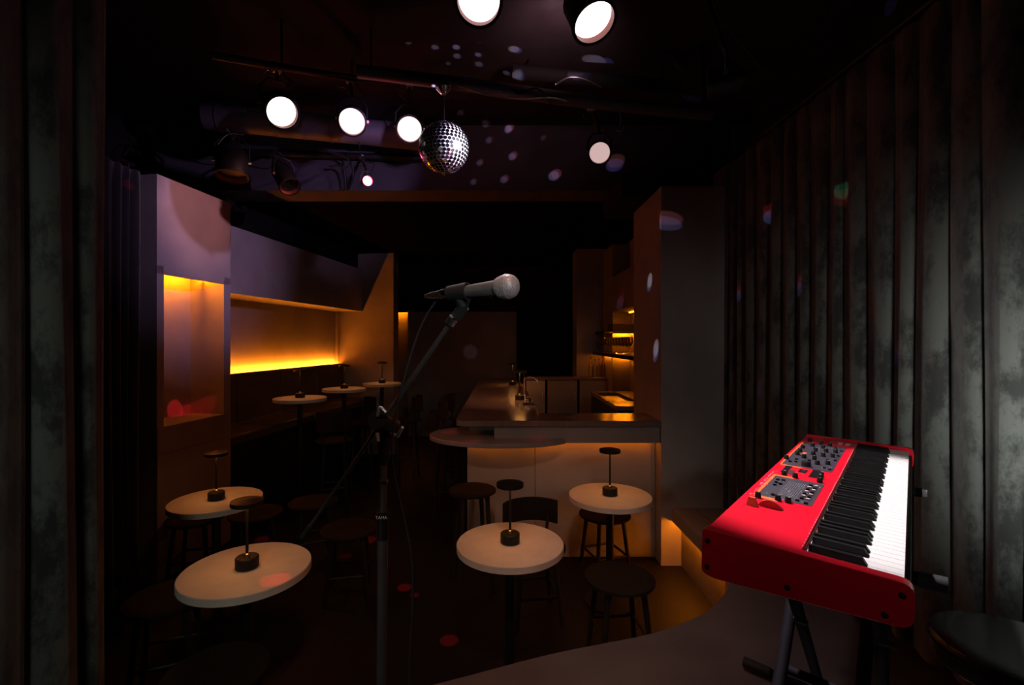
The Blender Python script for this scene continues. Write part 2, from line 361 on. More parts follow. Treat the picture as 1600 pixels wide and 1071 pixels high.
MB().box(-.129,.129,-.099,.719,1.101,1.108).build('basin', 'steel', sk)
struct(MB().box(1.525,1.766,6.6,7.199,0,3.1).build('wall_nook', 'plaster_dark'), 'amber lit wall end behind the wine glasses')
def shelf(label, z, th, poly):
    s = thing('wall_shelf', label, 'shelf', (1.6,5.9,z), group='shelves over the bar sink')
    MB().prism([(x-1.6,y-5.9) for x, y in poly], -th, 0).build('board', 'black_wood', s, bevel=.003)
    return s
shelf('lower dark shelf carrying the wine glasses', 1.60, .045, [(1.36,4.53),(1.764,4.53),(1.764,6.598),(1.522,6.598),(1.522,7.19),(1.36,7.19)])
shelf('upper thick dark shelf above the wine glasses', 1.985, .10, [(1.455,6.30),(1.764,6.30),(1.764,6.598),(1.455,6.598)])
shelf('thin dark shelf beside the thick upper shelf', 1.90, .03, [(1.40,6.60),(1.522,6.60),(1.522,7.19),(1.40,7.19)])
struct(MB().box(1.45,1.765,4.52,6.59,2.15,2.6).build('trim_7', 'plaster_dark'), 'soffit over the bar shelves')
strip('amber light strip above the upper bar shelf', (1.70,1.712,5.0,6.4,2.135,2.145), 'led_shelf')
strip('amber light strip under the upper bar shelf over the glasses', (1.535,1.755,6.52,6.5205,1.862,1.882), 'led_nook')
MB().box(1.455,1.764,6.30,6.31,1.858,1.884).build('shelf_valance', 'black_wood', bpy.data.objects['wall_shelf.001']).location = (-1.6,-5.9,-1.985)
strip('added amber light strip under the lower shelf to light the back wall', (1.49,1.502,6.66,7.12,1.543,1.553), 'led_shelf')  # strip added to brighten the wall at the end of the shelves
strip('amber light strip under the lower bar shelf', (1.535,1.755,6.53,6.5305,1.537,1.552), 'led_low')

# wine glasses and bottles
b = MB().lathe([(0,0),(.032,0),(.032,.003),(.006,.008),(.004,.09),(.018,.105),(.036,.135),(.038,.16),(.031,.205),(.029,.205),(.035,.16),(.033,.137),(.015,.109),(0,.104)], 14)
wg = b.mesh('wine_glass', M['glass'])
for x, y in [(1.41+r_*.1, 5.0+k*.15+r_*.05) for r_ in range(3) for k in range(10)]+[(1.41,6.66),(1.48,6.75),(1.41,6.86),(1.48,6.98)]:
    if y < 3.66*x: continue
    o = link('wine_glass', wg); o.location = (x, y, 1.601)
    tag(o, 'clear wine glass standing in the rows on the amber lit bar shelf', 'glass', 'wine glasses on the bar shelf')
def bottle(label, x, h, r, mt):
    t = thing('bottle', label, 'bottle', (x,7.03,1.231), group='bottles on the back counter')
    MB().lathe([(0,0),(r,0),(r,h*.55),(r*.9,h*.62),(r*.36,h*.74),(r*.34,h)], 16).build('bottle_body', mt, t)
    MB().lathe([(r*.4,h),(r*.4,h+.02),(0,h+.02)], 12).build('cap', 'black_metal', t)
bottle('slim clear bottle leftmost on the back counter', 1.30, .27, .032, 'glass')
bottle('clear round bottle second on the back counter', 1.365, .24, .03, 'glass')
bottle('tall dark bottle rightmost on the back counter', 1.483, .29, .032, 'bottle')
bottle('clear bottle just left of the dark bottle', 1.425, .25, .022, 'glass')
# tap and espresso style tower on the bar's inner edge
tp = thing('beer_tap', 'small chrome tap on the inner edge of the bar', 'tap', (.25,5.35,1.136))
MB().lathe([(0,0),(.035,0),(.035,.012),(.016,.02),(.014,.20),(.02,.21),(0,.22)], 16).build('column', 'chrome', tp)
MB().tube(curve([(0,0,.2),(.06,-.02,.22),(.12,-.05,.20),(.15,-.06,.13)]), .009, 8).build('spout', 'chrome', tp)
MB().tube([(0,0,.21),(-.02,-.01,.27)], [.007,.012], 8).build('lever', 'black_metal', tp)
gr = thing('drip_tray', 'dark metal drip tray clipped to the inner bar edge', 'tray', (.255,4.72,1.136))
MB().box(-.05,.06,-.08,.08,0,.02).build('tray', 'black_metal', gr, bevel=.004)
MB().lathe([(0,.021),(.03,.021),(.03,.05),(.02,.06),(0,.06)], 14).build('strainer', 'chrome', gr)

# ------------------------------------------------------------------ table lamps and tables
def make_lamp():
    t = thing('table_lamp', '', 'lamp')
    MB().lathe([(0,0),(.046,0),(.05,.004),(.05,.046),(.046,.05),(0,.05)], 28).build('base', 'black_metal', t)
    MB().lathe([(.013,.05),(.012,.062),(.007,.066),(0,.066)], 14).build('collar', 'brass', t)
    MB().lathe([(.0065,.066),(.0065,.30)], 10).build('stem', 'black_metal', t)
    sh = MB().lathe([(.060,.300),(.066,.286),(.070,.288),(.070,.306),(.03,.316),(0,.318)], 32).build('shade', 'black_metal', t)
    MB().lathe([(0,.2975),(.056,.2975),(.056,.2995),(0,.2995)], 20).build('light_panel', 'lamp_panel', sh)
    return t
lampP, lampU = make_lamp(), []
def make_table(h, r, name='bistro_table'):
    t = thing(name, '', 'table')
    MB().lathe([(0,h-.035),(r-.006,h-.035),(r,h-.033),(r,h-.003),(r-.003,h),(0,h)], 72).build('table_top', 'stone', t)
    MB().lathe([(.09,h-.05),(.09,h-.036)], 20).build('top_plate', 'black_metal', t)
    MB().lathe([(.026,.02),(.026,h-.05)], 16).build('column', 'black_metal', t)
    MB().lathe([(0,.001),(.17,.001),(.17,.010),(.05,.022),(0,.022)], 32).build('base_plate', 'black_metal', t)
    return t
lowP, lowU, hiP, hiU = make_table(.72,.275), [], make_table(1.14,.275,'high_table'), []
def on_floor(px, py, d): 
    q = P(px, py, d); return (q.x, q.y, 0)
def place_table(px, d, hi, lab, lamplab):
    q = (((px-CX)/F*d), d, 0)
    if hi: repeat(hiP, hiU, q, 0, lab, 'high round tables by the banquette')
    else: repeat(lowP, lowU, q, 0, lab, 'low round stone tables')
    repeat(lampP, lampU, (q[0]+.0, q[1], (1.14 if hi else .72)+.0005), random.uniform(0,6), lamplab, 'black disc table lamps')
place_table(386,2.19,False,'pale round table front left beside the mic stand','black disc lamp on the front left round table')
place_table(338,3.13,False,'pale round table standing against the left pillar','black disc lamp on the table against the left pillar')
place_table(797,2.46,False,'pale round table in the centre in front of the bar','black disc lamp on the centre table')
place_table(953,3.22,False,'pale round table close to the bar front on the right','black disc lamp on the right table in front of the bar')
place_table(469,5.2,True,'nearest high round table along the banquette','black disc lamp on the nearest high table')
place_table(538,6.22,True,'middle high round table along the banquette','black disc lamp on the middle high table')
place_table(597,7.0,True,'farthest high round table near the end wall','black disc lamp on the farthest high table')
repeat(lampP, lampU, (P(812,0,5.05).x,5.05,1.1355), .4, 'black disc lamp nearest the front of the bar counter', 'black disc table lamps')
repeat(lampP, lampU, (P(801,0,6.75).x,6.75,1.1355), .9, 'black disc lamp at the far end of the bar counter', 'black disc table lamps')

M['lamp_panel_bar'] = emit('lamp_panel_bar', (1.0,.40,.10), 34)
for o in [o for o in COL.objects if o.name.startswith('table_lamp') and 'bar counter' in o['label']]:
    for sh in o.children:
        for pn in sh.children:
            pn.data = pn.data.copy(); pn.data.materials.clear(); pn.data.materials.append(M['lamp_panel_bar'])

# ------------------------------------------------------------------ stools and chairs
def make_stool(name, h, r, back=0):
    t = thing(name, '', 'stool' if not back else 'chair')
    MB().lathe([(0,h-.03),(r-.02,h-.03),(r,h-.02),(r,h-.006),(r-.012,h),(r*.5,h-.005),(0,h-.006)], 32).build('seat', 'seat', t)
    for a in (45,135,225,315):
        c, s = math.cos(R_(a)), math.sin(R_(a))
        MB().tube([(c*r*.72,s*r*.72,h-.03),(c*r*1.02,s*r*1.02,.002)], [.017,.013], 8).build('leg', 'black_wood', t)
    hr = h*.38; k = (h-.03-hr)/(h-.03)*.3+.72; q = r*k
    for a in (45,135,225,315):
        a0, a1 = R_(a), R_(a+90)
        MB().tube([(q*math.cos(a0),q*math.sin(a0),hr),(q*math.cos(a1),q*math.sin(a1),hr)], .009, 6).build('stretcher', 'black_wood', t)
    if back:
        vs, fs = [], []
        for i in range(13):
            a = R_(30+i*10)
            for rr, zz in ((r+.02,h+back*.35),(r+.02,h+back),(r,h+back),(r,h+back*.35)): vs.append((rr*math.cos(a),rr*math.sin(a),zz))
        for i in range(12):
            for k in range(4): fs.append((i*4+k,i*4+(k+1)%4,i*4+4+(k+1)%4,i*4+4+k))
        fs += [(3,2,1,0),(48,49,50,51)]
        MB().add(vs, fs).build('backrest', 'seat', t, bevel=.005)
        for a in (50,130):
            c, s = math.cos(R_(a)), math.sin(R_(a))
            MB().tube([(c*(r-.02),s*(r-.02),h-.02),(c*(r+.008),s*(r+.008),h+back*.6)], .011, 8).build('back_post', 'black_wood', t)
    return t
stP, stU = make_stool('wooden_stool',.47,.19), []
chP, chU = make_stool('low_back_chair',.45,.20,.24), []
hiC, hcU = make_stool('bar_chair',.76,.18,.30), []
bsP = make_stool('bar_stool',.70,.17); repeat(bsP, [], ((738-CX)/F*3.42, 3.42, 0), .3, 'tall backless stool under the rounded end of the bar', 'round wooden stools')
for px, d, rz, lab in ((945,3.58,.3,'black wooden stool between the right table and the bar front'),
    (968,2.62,.1,'round seated stool in front of the right table'),
    (490,3.85,.5,'dark stool between the left table and the mic boom'),
    (545,3.30,.2,'dark stool just left of the mic stand pole'),
    (262,2.42,.4,'stool partly hidden behind the front left table'),
    (338,1.87,0,'stool in front of the front left table at the lower edge'),
    (305,3.50,.2,'black stool against the pillar under the left table'),
    (400,3.6,.6,'stool to the right of the table against the pillar')):
    repeat(stP, stU, ((px-CX)/F*d, d, 0), rz, lab, 'round wooden stools')
repeat(chP, chU, ((835-CX)/F*3.06, 3.06, 0), R_(10), 'low backed dark chair behind the centre table', 'low backed chairs')
for px, d, rz, lab in ((700,4.75,R_(95),'nearest bar chair along the long side of the bar'),
    (712,5.5,R_(95),'middle bar chair along the long side of the bar'),
    (722,6.25,R_(95),'farthest bar chair along the long side of the bar'),
    (522,4.85,R_(200),'high chair below the nearest high table'),
    (562,5.85,R_(-60),'high chair right of the middle high table'),
    (636,6.1,R_(-90),'high chair standing alone behind the mic boom')):
    repeat(hiC, hcU, ((px-CX)/F*d, d, 0), rz, lab, 'high dark bar chairs')

# ------------------------------------------------------------------ rigging overhead
def pipe(name, label, pts, r, material, cat='pipe'):
    t = thing(name, label, cat, pts[0]); q = [Vector(p)-Vector(pts[0]) for p in pts]
    MB().tube(q, r, 14).build('tube', material, t)
    for k in (1, len(q)-2) if len(q) > 2 else (0, 1):
        p = q[k].lerp(q[0], .08 if k else -.08) if len(q) == 2 else q[k]
        if len(q) == 2: p = q[0].lerp(q[1], .1 if k == 0 else .9)
        MB().tube([p, (p.x, p.y, 3.75-pts[0][2])], .007, 8).build('hanger', 'black_metal', t)
    return t
dA, dB = P(322,182,3.9), P(665,216,4.12)
du = thing('air_duct', 'grey round ventilation duct in front of the ceiling beam', 'duct', dA)
MB().tube([(0,0,0), dB-dA], .105, 24).build('duct_tube', 'duct', du)
ring = MB().lathe([(.106,-.006),(.111,-.006),(.111,.006),(.106,.006),(.106,-.006)], 24).mesh('duct_ring', M['duct'])
for k in range(8):
    o = link('duct_ring', ring, du); o.matrix_local = frame((dB-dA)*((k+.5)/8), dB-dA)
pipe('rigging_pipe', 'painted rigging pipe running across behind the mirror ball', curve([P(560,112,3.05),P(740,134,3.0),P(880,154,3.02),P(1000,168,3.08),P(1110,178,3.2)],6), .042, 'duct')
pipe('rigging_pipe', 'black rigging pipe carrying the row of three lamps', [P(330,86,2.70),P(440,105,2.95),P(550,122,3.37),P(690,135,3.75)], .022, 'black_metal')
pipe('rigging_pipe', 'black rigging pipe overhead carrying the two brightest lamps', [(-.9,2.15,3.56),(1.5,2.42,3.56)], .024, 'black_metal')
pipe('rigging_pipe', 'black rigging pipe low on the left in front of the beam', [P(330,236,4.30),P(660,248,4.33)], .03, 'black_metal')
pipe('ceiling_conduit', 'wide black conduit under the ceiling right of the ball', [P(800,112,3.35),P(1060,138,3.45)], .05, 'black_paint')

M['ring_brown'] = mat('ring_brown', (.22,.055,.03), .6, col2=(.26,.07,.04))
def par_can(label, loc, to, r, lens, hang, glow=None, length=None, cat='stage light', name='stage_lamp', group='round stage lamps'):
    """lamp whose lens centre is at loc, facing to, hung from hang"""
    loc, to = Vector(loc), Vector(to); z = (to-loc).normalized()
    t = thing(name, label, cat, loc, group=group); T = frame((0,0,0), z); Ln = length or r*2.6
    MB().lathe([(0,-Ln),(r*.45,-Ln),(r*.62,-Ln*.86),(r*1.08,-Ln*.62),(r*1.10,.018),(r*1.04,.020),(r*1.03,-.034),(0,-.036)], 32, T).build('housing', 'black_metal', t)
    MB().lathe([(r*1.11,.0),(r*1.17,.004),(r*1.17,.022),(r*1.11,.024),(r*1.11,.0)], 32, T).build('rim', 'black_metal', t)
    k_ = .25 if r < .05 else .55
    MB().lathe([(r*1.0,-.03*k_),(r*1.028,-.03*k_),(r*1.035,.019),(r*1.012,.019),(r*1.0,-.03*k_)], 32, T).build('inner_ring', 'ring_brown', t)
    MB().lathe([(0,-.031*k_),(r,-.031*k_),(r*.85,-.024*k_),(r*.5,-.018*k_),(0,-.016*k_)], 32, T).build('lens', lens, t)
    side = z.cross(Vector((0,0,1))).normalized(); up = Vector((0,0,1)); c = -z*Ln*.4; h = Vector(hang)-loc
    top = Vector((c.x, c.y, c.z+r*1.9)) 
    MB().tube([c+side*r*1.16, c+side*r*1.16+up*r*1.2, top+side*r*.6, top-side*r*.6, c-side*r*1.16+up*r*1.2, c-side*r*1.16], .007, 6).build('yoke', 'black_metal', t)
    for s in (-1,1):
        MB().tube([c+side*s*r*1.10, c+side*s*r*1.32], .012, 8).build('yoke_knob', 'steel', t)
    MB().tube([top, h], .012, 8).build('hanger', 'black_metal', t)
    MB().lathe([(.020,-.03),(.034,-.02),(.034,.02),(.020,.03),(.020,-.03)], 12, frame(h, side)).build('clamp', 'steel', t)
    MB().tube(curve([-z*Ln+Vector((0,0,.0)), -z*Ln*1.2+Vector((.03,0,.02)), h*.6+Vector((.08,.02,.02)), h+Vector((.05,0,-.05)), h+Vector((.02,0,.03))], 5), .0045, 5).build('power_cable', 'rubber', t)
    MB().tube(curve([h+Vector((-.02,-.03,.01)), h*.8+Vector((-.07,-.04,-.02)), top+Vector((-.05,-.03,.05)), top+Vector((0,-.01,.01))], 5), .0022, 5).build('safety_cable', 'chrome', t)
    return t
CAMT = Vector((.05,.2,1.3)); BALL = P(694,231,2.9)
LA = P(440,175,2.9); par_can('bright white lamp leftmost in the row of three', LA, LA.lerp(CAMT,.5)+Vector((.55,0,-.35)), .088, 'lens_white', P(432,106,2.97))
LB = P(550,190,3.33); par_can('pinkish white lamp in the middle of the row of three', LB, CAMT+Vector((-.2,0,0)), .086, 'lens_pink', P(546,123,3.40))
LC = P(640,202,3.5); par_can('warm white lamp just left of the mirror ball', LC, CAMT, .086, 'lens_warm', P(640,131,3.60))
LD = P(927,32,2.2); par_can('very bright lamp at the top right of the mirror ball', LD, (.95,1.35,1.36), .092, 'lens_hot', (.46,2.32,3.56))
LE = P(748,0,2.1); par_can('very bright lamp cut by the top of the picture', LE, (-.2,.9,1.7), .092, 'lens_hot', (-.08,2.25,3.56))
LG = P(937,239,3.15); par_can('lamp right of the mirror ball with its lens reflection given as a dim pink glow', LG, CAMT+Vector((.1,0,.2)), .066, 'lens_dim', P(924,166,3.06))  # weak emission stands in for reflection in the lens metal
LR = P(574,283,3.6); par_can('small glowing red lamp below the row of three', LR, (.1,1.2,2.4), .036, 'lens_red', P(566,245,4.32), length=.10)
LK = P(362,272,3.75); par_can('unlit black lamp pointing down above the left pillar', LK, LK+Vector((.05,-.15,-1)), .105, 'black_metal', P(362,237,4.30), length=.26)
LK2 = P(452,290,3.9); par_can('unlit black lamp tilted under the duct', LK2, LK2+Vector((.5,-.35,-.75)), .075, 'black_gloss', P(432,240,4.31), length=.30)
# light of those lamps, and an added beam on the bar top
spot('lamp_or_fill_beam', LD+(Vector((.92,1.38,1.36))-LD).normalized()*.06, (.92,1.38,1.36), 370, (1.0,.90,.93), 31, .28, .05)
spot('lamp_or_fill_beam', LC+Vector((-.05,-.06,-.02)), LW @ Vector((.42,0,2.8)), 90, (1.0,.40,.46), 34, .9, .05)
spot('lamp_or_fill_beam', LE+(Vector((-.05,1.02,1.93))-LE).normalized()*.05, (-.05,1.02,1.93), 75, (1.0,.84,.94), 24, .5, .05)
spot('lamp_or_fill_beam', LR+(BALL-LR).normalized()*.06, BALL, 420, (1.0,.04,.10), 18, .4, .02)
pl_ = bpy.data.lights.new('lamp_glow', 'POINT'); pl_.energy = 2.2; pl_.color = (1,.06,.18); pl_.shadow_soft_size = .03
po_ = bpy.data.objects.new('lamp_glow', pl_); COL.objects.link(po_); po_.location = LR+Vector((.02,-.07,-.02))
spot('lamp_or_fill_beam', LG+Vector((0,.05,-.13)), (-.02,5.1,1.13), 95, (1.0,.42,.26), 34, .9, .05)  # added below this lamp to brighten the bar top
# lavender lamp right of the ball: it lights the ball and throws the ball's shadow on the left pillar
PT = LW @ Vector((.52,0,2.905)); LV = BALL+(BALL-PT).normalized()*1.5
par_can('small black lamp at the upper right aimed at the mirror ball', LV, BALL, .06, 'lens_dim', (.98,2.362,3.56), length=.14)
spot('lamp_or_fill_beam', LV+(BALL-LV).normalized()*.05, LW @ Vector((.62,0,2.66)), 205, (.74,.50,1.0), 36, 1.0, .02)
spot('lamp_or_fill_beam', LV+(BALL-LV).normalized()*.05, BALL, 420, (1.0,.93,1.0), 10.5, .1, .02)  # second, white beam added to whiten only the ball
# purple wash on the beam, and an added uplight for pink spill above the brightest lamps
spot('lamp_or_fill_beam', (-.35,2.5,3.05), P(560,258,4.4), 62, (.70,.45,1.0), 34, .8, .03)
spot('lamp_or_fill_beam', (.40,2.72,3.46), (.30,3.05,3.75), 13, (1.0,.55,.62), 130, 1.0, .06)  # added uplight without a fixture, tints the ceiling pink

# cables hanging on the pipes
def cable(label, pts, r=.005, m='rubber'):
    return tag(MB().tube(curve(pts, 6), r, 6).build('cable', m), label, 'cable', 'loose cables on the rigging')
cable('pale cable sagging below the painted pipe right of the ball', [P(700,128,2.96),P(760,148,2.93),P(812,155,2.93),P(860,153,2.95),P(885,158,2.97)], .005, 'steel')
cable('dark cable wrapped round the middle of the painted pipe', [P(795,128,3.0),P(808,147,2.94),P(836,138,2.94),P(852,150,2.94),P(862,162,3.0)], .006)
cable('looped white cable above the right end of the pipe', [P(868,132,3.2),P(890,121,3.15),P(915,124,3.15),P(940,136,3.2)], .006, 'steel')
cable('thin cable loop hanging right of the dim lamp', [P(966,166,3.06),P(970,190,3.1),P(964,203,3.18),P(970,205,3.18),P(975,198,3.2)], .004, 'steel')
cable('thin cable tangle at the upper right of the lamps', [P(1028,92,3.3),P(1040,80,3.3),P(1052,92,3.3),P(1060,106,3.3),P(1074,116,3.35)], .004, 'steel')
cable('curled wire above the unlit left lamp', [P(340,226,3.6),P(352,213,3.6),P(364,209,3.65),P(381,211,3.7)], .004, 'steel')
cable('dangling wire above the small red lamp', [P(560,222,3.9),P(563,238,3.85),P(566,250,3.8),P(573,258,3.7),P(574,272,3.62)], .005, 'steel')
cable('dark cable drooping under the duct', [P(500,233,4.2),P(540,246,4.15),P(552,270,4.15),P(545,296,4.2)], .008)
cable('black cable crossing the beam left of the red lamp', [P(515,260,4.25),P(536,262,4.2),P(540,296,4.25)], .009)

# ------------------------------------------------------------------ mirror ball
BC = P(694,231,2.9); br = .150
mb = thing('mirror_ball', 'mirror ball of dark hexagon tiles hanging in the middle of the lamps', 'mirror ball', BC)
prof = [(br*math.sin(math.pi*k/28), -br*math.cos(math.pi*k/28)) for k in range(29)]; prof[0] = (0,-br); prof[-1] = (0,br)
MB().lathe(prof, 48).build('ball_core', 'ball', mb)
b = MB(); NR = 22
for i in range(1, NR):
    th = math.pi*i/NR; rr = br*math.sin(th); cnt = max(4, round(2*math.pi*rr/.0248))
    for k in range(cnt):
        ph = 2*math.pi*(k+.5*(i%2))/cnt
        n = Vector((math.sin(th)*math.cos(ph), math.sin(th)*math.sin(ph), math.cos(th)))
        e = Vector((-math.sin(ph), math.cos(ph), 0)); g = n.cross(e); q = .0113
        nn = n*(br+.0024)
        ring_o = [nn+q*(e*math.cos(R_(60*j+30))+g*math.sin(R_(60*j+30))) for j in range(6)]
        ring_i = [n*(br-.003)+q*(e*math.cos(R_(60*j+30))+g*math.sin(R_(60*j+30))) for j in range(6)]
        b.add(ring_o+ring_i, [tuple(range(6)), *[(j,j+6,(j+1)%6+6,(j+1)%6) for j in range(6)]])
tl = b.build('mirror_tiles', 'mirror', mb); tl['kind'] = 'stuff'
MB().lathe([(0,-br-.022),(.006,-br-.018),(.012,-br-.004),(.03,-br+.006),(0,-br+.008)], 16).build('finial', 'chrome', mb)
MB().lathe([(.0045,br-.004),(.0045,.335)], 10).build('rod', 'chrome', mb)
MB().lathe([(.006,.318),(.02,.325),(.05,.357),(.05,.365),(0,.368)], 24).build('motor_cup', 'chrome', mb)
MB().box(-.012,.012,-.012,.14,.366,.385).box(-.012,.012,.09,.14,.385,.44).build('bracket', 'black_metal', mb)

# ------------------------------------------------------------------ microphone, clip, stand and cable
ms = thing('mic_stand', 'black boom microphone stand on the stage', 'mic stand', (P(594,0,1.18).x,1.18,.351))
def L(px, py, d, root=ms): return P(px,py,d)-root.location
zt = (P(600,682,1.18)).z-.351
MB().lathe([(0,0),(.13,0),(.13,.012),(.03,.03),(0,.03)], 32).build('base', 'black_metal', ms)
MB().tube([(0,0,.03),L(598,835,1.18)], .0125, 14).build('lower_tube', 'tube_grey', ms)
MB().tube([L(598,835,1.18),L(600,700,1.18)], .0085, 14).build('upper_tube', 'tube_grey', ms)
cl = MB().tube([L(598,800,1.18),L(598,842,1.18)], .0148, 16).build('height_clutch', 'black_metal', ms)
for py, rr in ((752,.0105),(713,.0125)):
    MB().tube([L(599.5,py-2,1.18),L(599.5,py+2,1.18)], rr, 14).build('chrome_ring', 'chrome', ms)
MB().tube([L(600,722,1.18),L(601,682,1.18)], [.012,.019], 14).build('swivel_neck', 'black_metal', ms)
MB().tube([L(590,655,1.15),L(612,668,1.22)], .026, 16).build('boom_clutch', 'black_metal', ms)
MB().tube(curve([L(590,650,1.15),L(594,637,1.14),L(603,645,1.14)],4), .0042, 8).build('clutch_wing', 'polished', ms)
MB().tube([L(589,677,1.14),L(591,690,1.14)], .004, 8).build('clutch_bolt', 'polished', ms)
MB().tube([L(612,678,1.17),L(621,682,1.14),L(629,668,1.12)], [.004,.0046,.0036], 8).build('t_handle', 'polished', ms)
B0, B1 = L(473,840,1.36), L(705,503,1.06)
MB().tube([B0, B1], .0054, 12).build('boom', 'tube_grey', ms)
MB().tube([B0, B0.lerp(B1,.07)], .0085, 12).build('boom_end_sleeve', 'rubber', ms)
bd = (B1-B0).normalized()
MB().tube([B1-bd*.006, B1+bd*.012], .0115, 14).build('thread_ring', 'steel', ms)
tx = bpy.data.curves.new('maker_lettering', 'FONT'); tx.body = 'TAMA'; tx.size = .0105; tx.align_x = 'CENTER'; tx.align_y = 'CENTER'; tx.extrude = .0002
to_ = lettering(tx, cl)
to_.location = L(598,806,1.18)+Vector((0,-.0152,0)); to_.rotation_euler = (R_(90),0,0)
# clip and microphone: along the mic axis
h0 = P(793,448,.985); tail = P(700,459,1.055); ax = (h0-tail).normalized()
T = frame(h0, ax)
mc = thing('microphone', 'silver grey handheld vocal microphone on the boom', 'microphone', h0)
T0 = frame((0,0,0), ax); Lm = (h0-tail).length
MB().lathe([(0,-Lm),(.0105,-Lm),(.0110,-Lm+.01),(.0160,-.032),(.0160,-.026)], 28, T0).build('handle', 'mic_body', mc)
MB().lathe([(.0155,-.0285),(.0185,-.026),(.0215,-.020),(.0240,-.011),(.0250,-.003)], 32, T0).build('grille_basket', 'mic_grille', mc)
MB().lathe([(.0250,-.0035),(.0262,-.003),(.0262,.003),(.0250,.0035)], 32, T0).build('grille_band', 'mic_grille', mc)
MB().lathe([(.0252,.003),(.0245,.008),(.0215,.015),(.0160,.0205),(.0085,.0235),(0,.0245)], 32, T0).build('grille_dome', 'mic_grille', mc)
b = MB()   # the woven wire of the grille
for i in range(13):
    t_ = -.026+i*.0036+.0
    rr = .0250*math.sqrt(max(0,1-((t_+.001)/.0345)**2)) if t_ < -.003 else .0252*math.sqrt(max(0,1-((t_-.001)/.0245)**2))
    if rr < .003: continue
    for k in range(28):
        a = 2*math.pi*(k+.5*(i%2))/28
        if rr*2*math.pi/28 < .0022 and k % 2: continue
        c = Vector((rr*math.cos(a),rr*math.sin(a),t_)); n = Vector((math.cos(a),math.sin(a),max(0,t_)/.02)).normalized(); e = Vector((-math.sin(a),math.cos(a),0)); g = n.cross(e)
        q = .0011
        b.add([c+n*.0011,c+e*q,c+g*q,c-e*q,c-g*q], [(0,1,2),(0,2,3),(0,3,4),(0,4,1)], True, T0)
gw = b.build('grille_wire', 'mic_grille', mc); gw['kind'] = 'stuff'
MB().box(-.003,.003,-.0185,-.0165,-.045,-.040, T0).build('switch', 'chrome', mc)
MB().lathe([(.0105,-Lm-.018),(.0115,-Lm-.016),(.0115,-Lm-.0002)], 20, T0).build('connector_ring', 'chrome', mc)
# clip
mcl = thing('mic_clip', 'black plastic clip holding the microphone', 'mic clip', P(708,503,1.06))
def LL(v): return Vector(v)-mcl.location
cA, cB = tail+ax*.002, tail+ax*.052
MB().lathe([(.0128,.0),(.0165,.0),(.0195,.05),(.0158,.05),(.0128,.0)], 24, frame(LL(cA), ax)).build('cradle', 'rubber', mcl)
mid = LL(cA.lerp(cB,.5)); dn = Vector((0,0,0))
MB().tube([dn+bd*.014, dn+bd*.045], [.0115,.0135], 14).build('socket', 'rubber', mcl)
MB().tube([dn+bd*.042, mid-Vector((0,0,.012))], [.012,.009], 10).build('hinge', 'rubber', mcl)
MB().tube([dn+bd*.022+Vector((.012,0,0)), LL(cB)+Vector((.002,0,-.02))], [.003,.004], 8).build('clip_fin', 'rubber', mcl)
# cable
mcab = thing('microphone_cable', 'black cable hanging from the microphone down the stand', 'cable', tail)
def C_(px,py,d): return P(px,py,d)-tail
e0 = -ax*.019
MB().tube([e0, e0-ax*.028, e0-ax*.045], [.0100,.0075,.0035], 12).build('plug', 'steel', mcab)
MB().tube(curve([e0-ax*.04, C_(683,466,1.085), C_(668,490,1.09), C_(650,530,1.10), C_(632,590,1.11), C_(617,650,1.12), C_(612,700,1.14), C_(618,750,1.15), C_(632,810,1.15), C_(643,870,1.15), C_(645,930,1.15), C_(642,1000,1.15), C_(640,1075,1.15), Vector((-.215,1.14,.42))-tail, Vector((-.17,1.10,.357))-tail, Vector((.1,1.0,.357))-tail], 6), .0026, 8).build('cord', 'rubber', mcab)

# ------------------------------------------------------------------ keyboard
yaw, pit, rol = .7110305, .00638366, -.02574405
u = Vector((math.sin(yaw)*math.cos(pit), math.cos(yaw)*math.cos(pit), math.sin(pit)))
v0 = Vector((math.cos(yaw), -math.sin(yaw), 0)); n0 = v0.cross(u); v = v0*math.cos(rol)+n0*math.sin(rol); nrm = v.cross(u).normalized(); v = u.cross(nrm)
O = Vector((.42903,1.01116,1.35939))
KW = Matrix(((u.x,-v.x,nrm.x,O.x),(u.y,-v.y,nrm.y,O.y),(u.z,-v.z,nrm.z,O.z),(0,0,0,1)))
kb = thing('stage_keyboard', 'glossy red stage keyboard with 88 keys on a black stand', 'keyboard', mw=KW)
KL, KWD = 1.29, .334
def kbox(b, u0, u1, v0, v1, z0, z1): return b.box(u0, u1, -v1, -v0, z0, z1)
MB().prism([(0,-.088),(.02,-.092),(.31,-.07),(.326,-.055),(.326,-.03),(.178,-.03),(.176,-.004),(0,-.004)], .02, 1.27, Matrix(((0,0,1,0),(-1,0,0,0),(0,1,0,0),(0,0,0,1)))).build('chassis', 'red', kb)
kbox(MB(), .020,1.27,.0,.172,-.004,.0).build('top_panel', 'red', kb, bevel=.002)
kbox(MB(), .020,1.27,.3265,.333,-.052,-.022).build('key_slip', 'black_metal', kb, bevel=.002)
def rounded(cor, rad, n=5):
    out = []; N = len(cor)
    for i in range(N):
        p, a, c = Vector(cor[i]), Vector(cor[i-1]), Vector(cor[(i+1)%N])
        d1, d2 = (a-p).normalized(), (c-p).normalized(); r = rad[i]; s, e = p+d1*r, p+d2*r
        for k in range(n+1):
            t = k/n; q = (1-t)**2*s+2*t*(1-t)*p+t*t*e; out.append((q.x,q.y))
    return out
side = rounded([(-.004,.004),(.338,.004),(.338,-.072),(.02,-.096),(-.004,-.090)], [.010,.022,.022,.010,.010])
TK = Matrix(((0,0,1,0),(-1,0,0,0),(0,1,0,0),(0,0,0,1)))
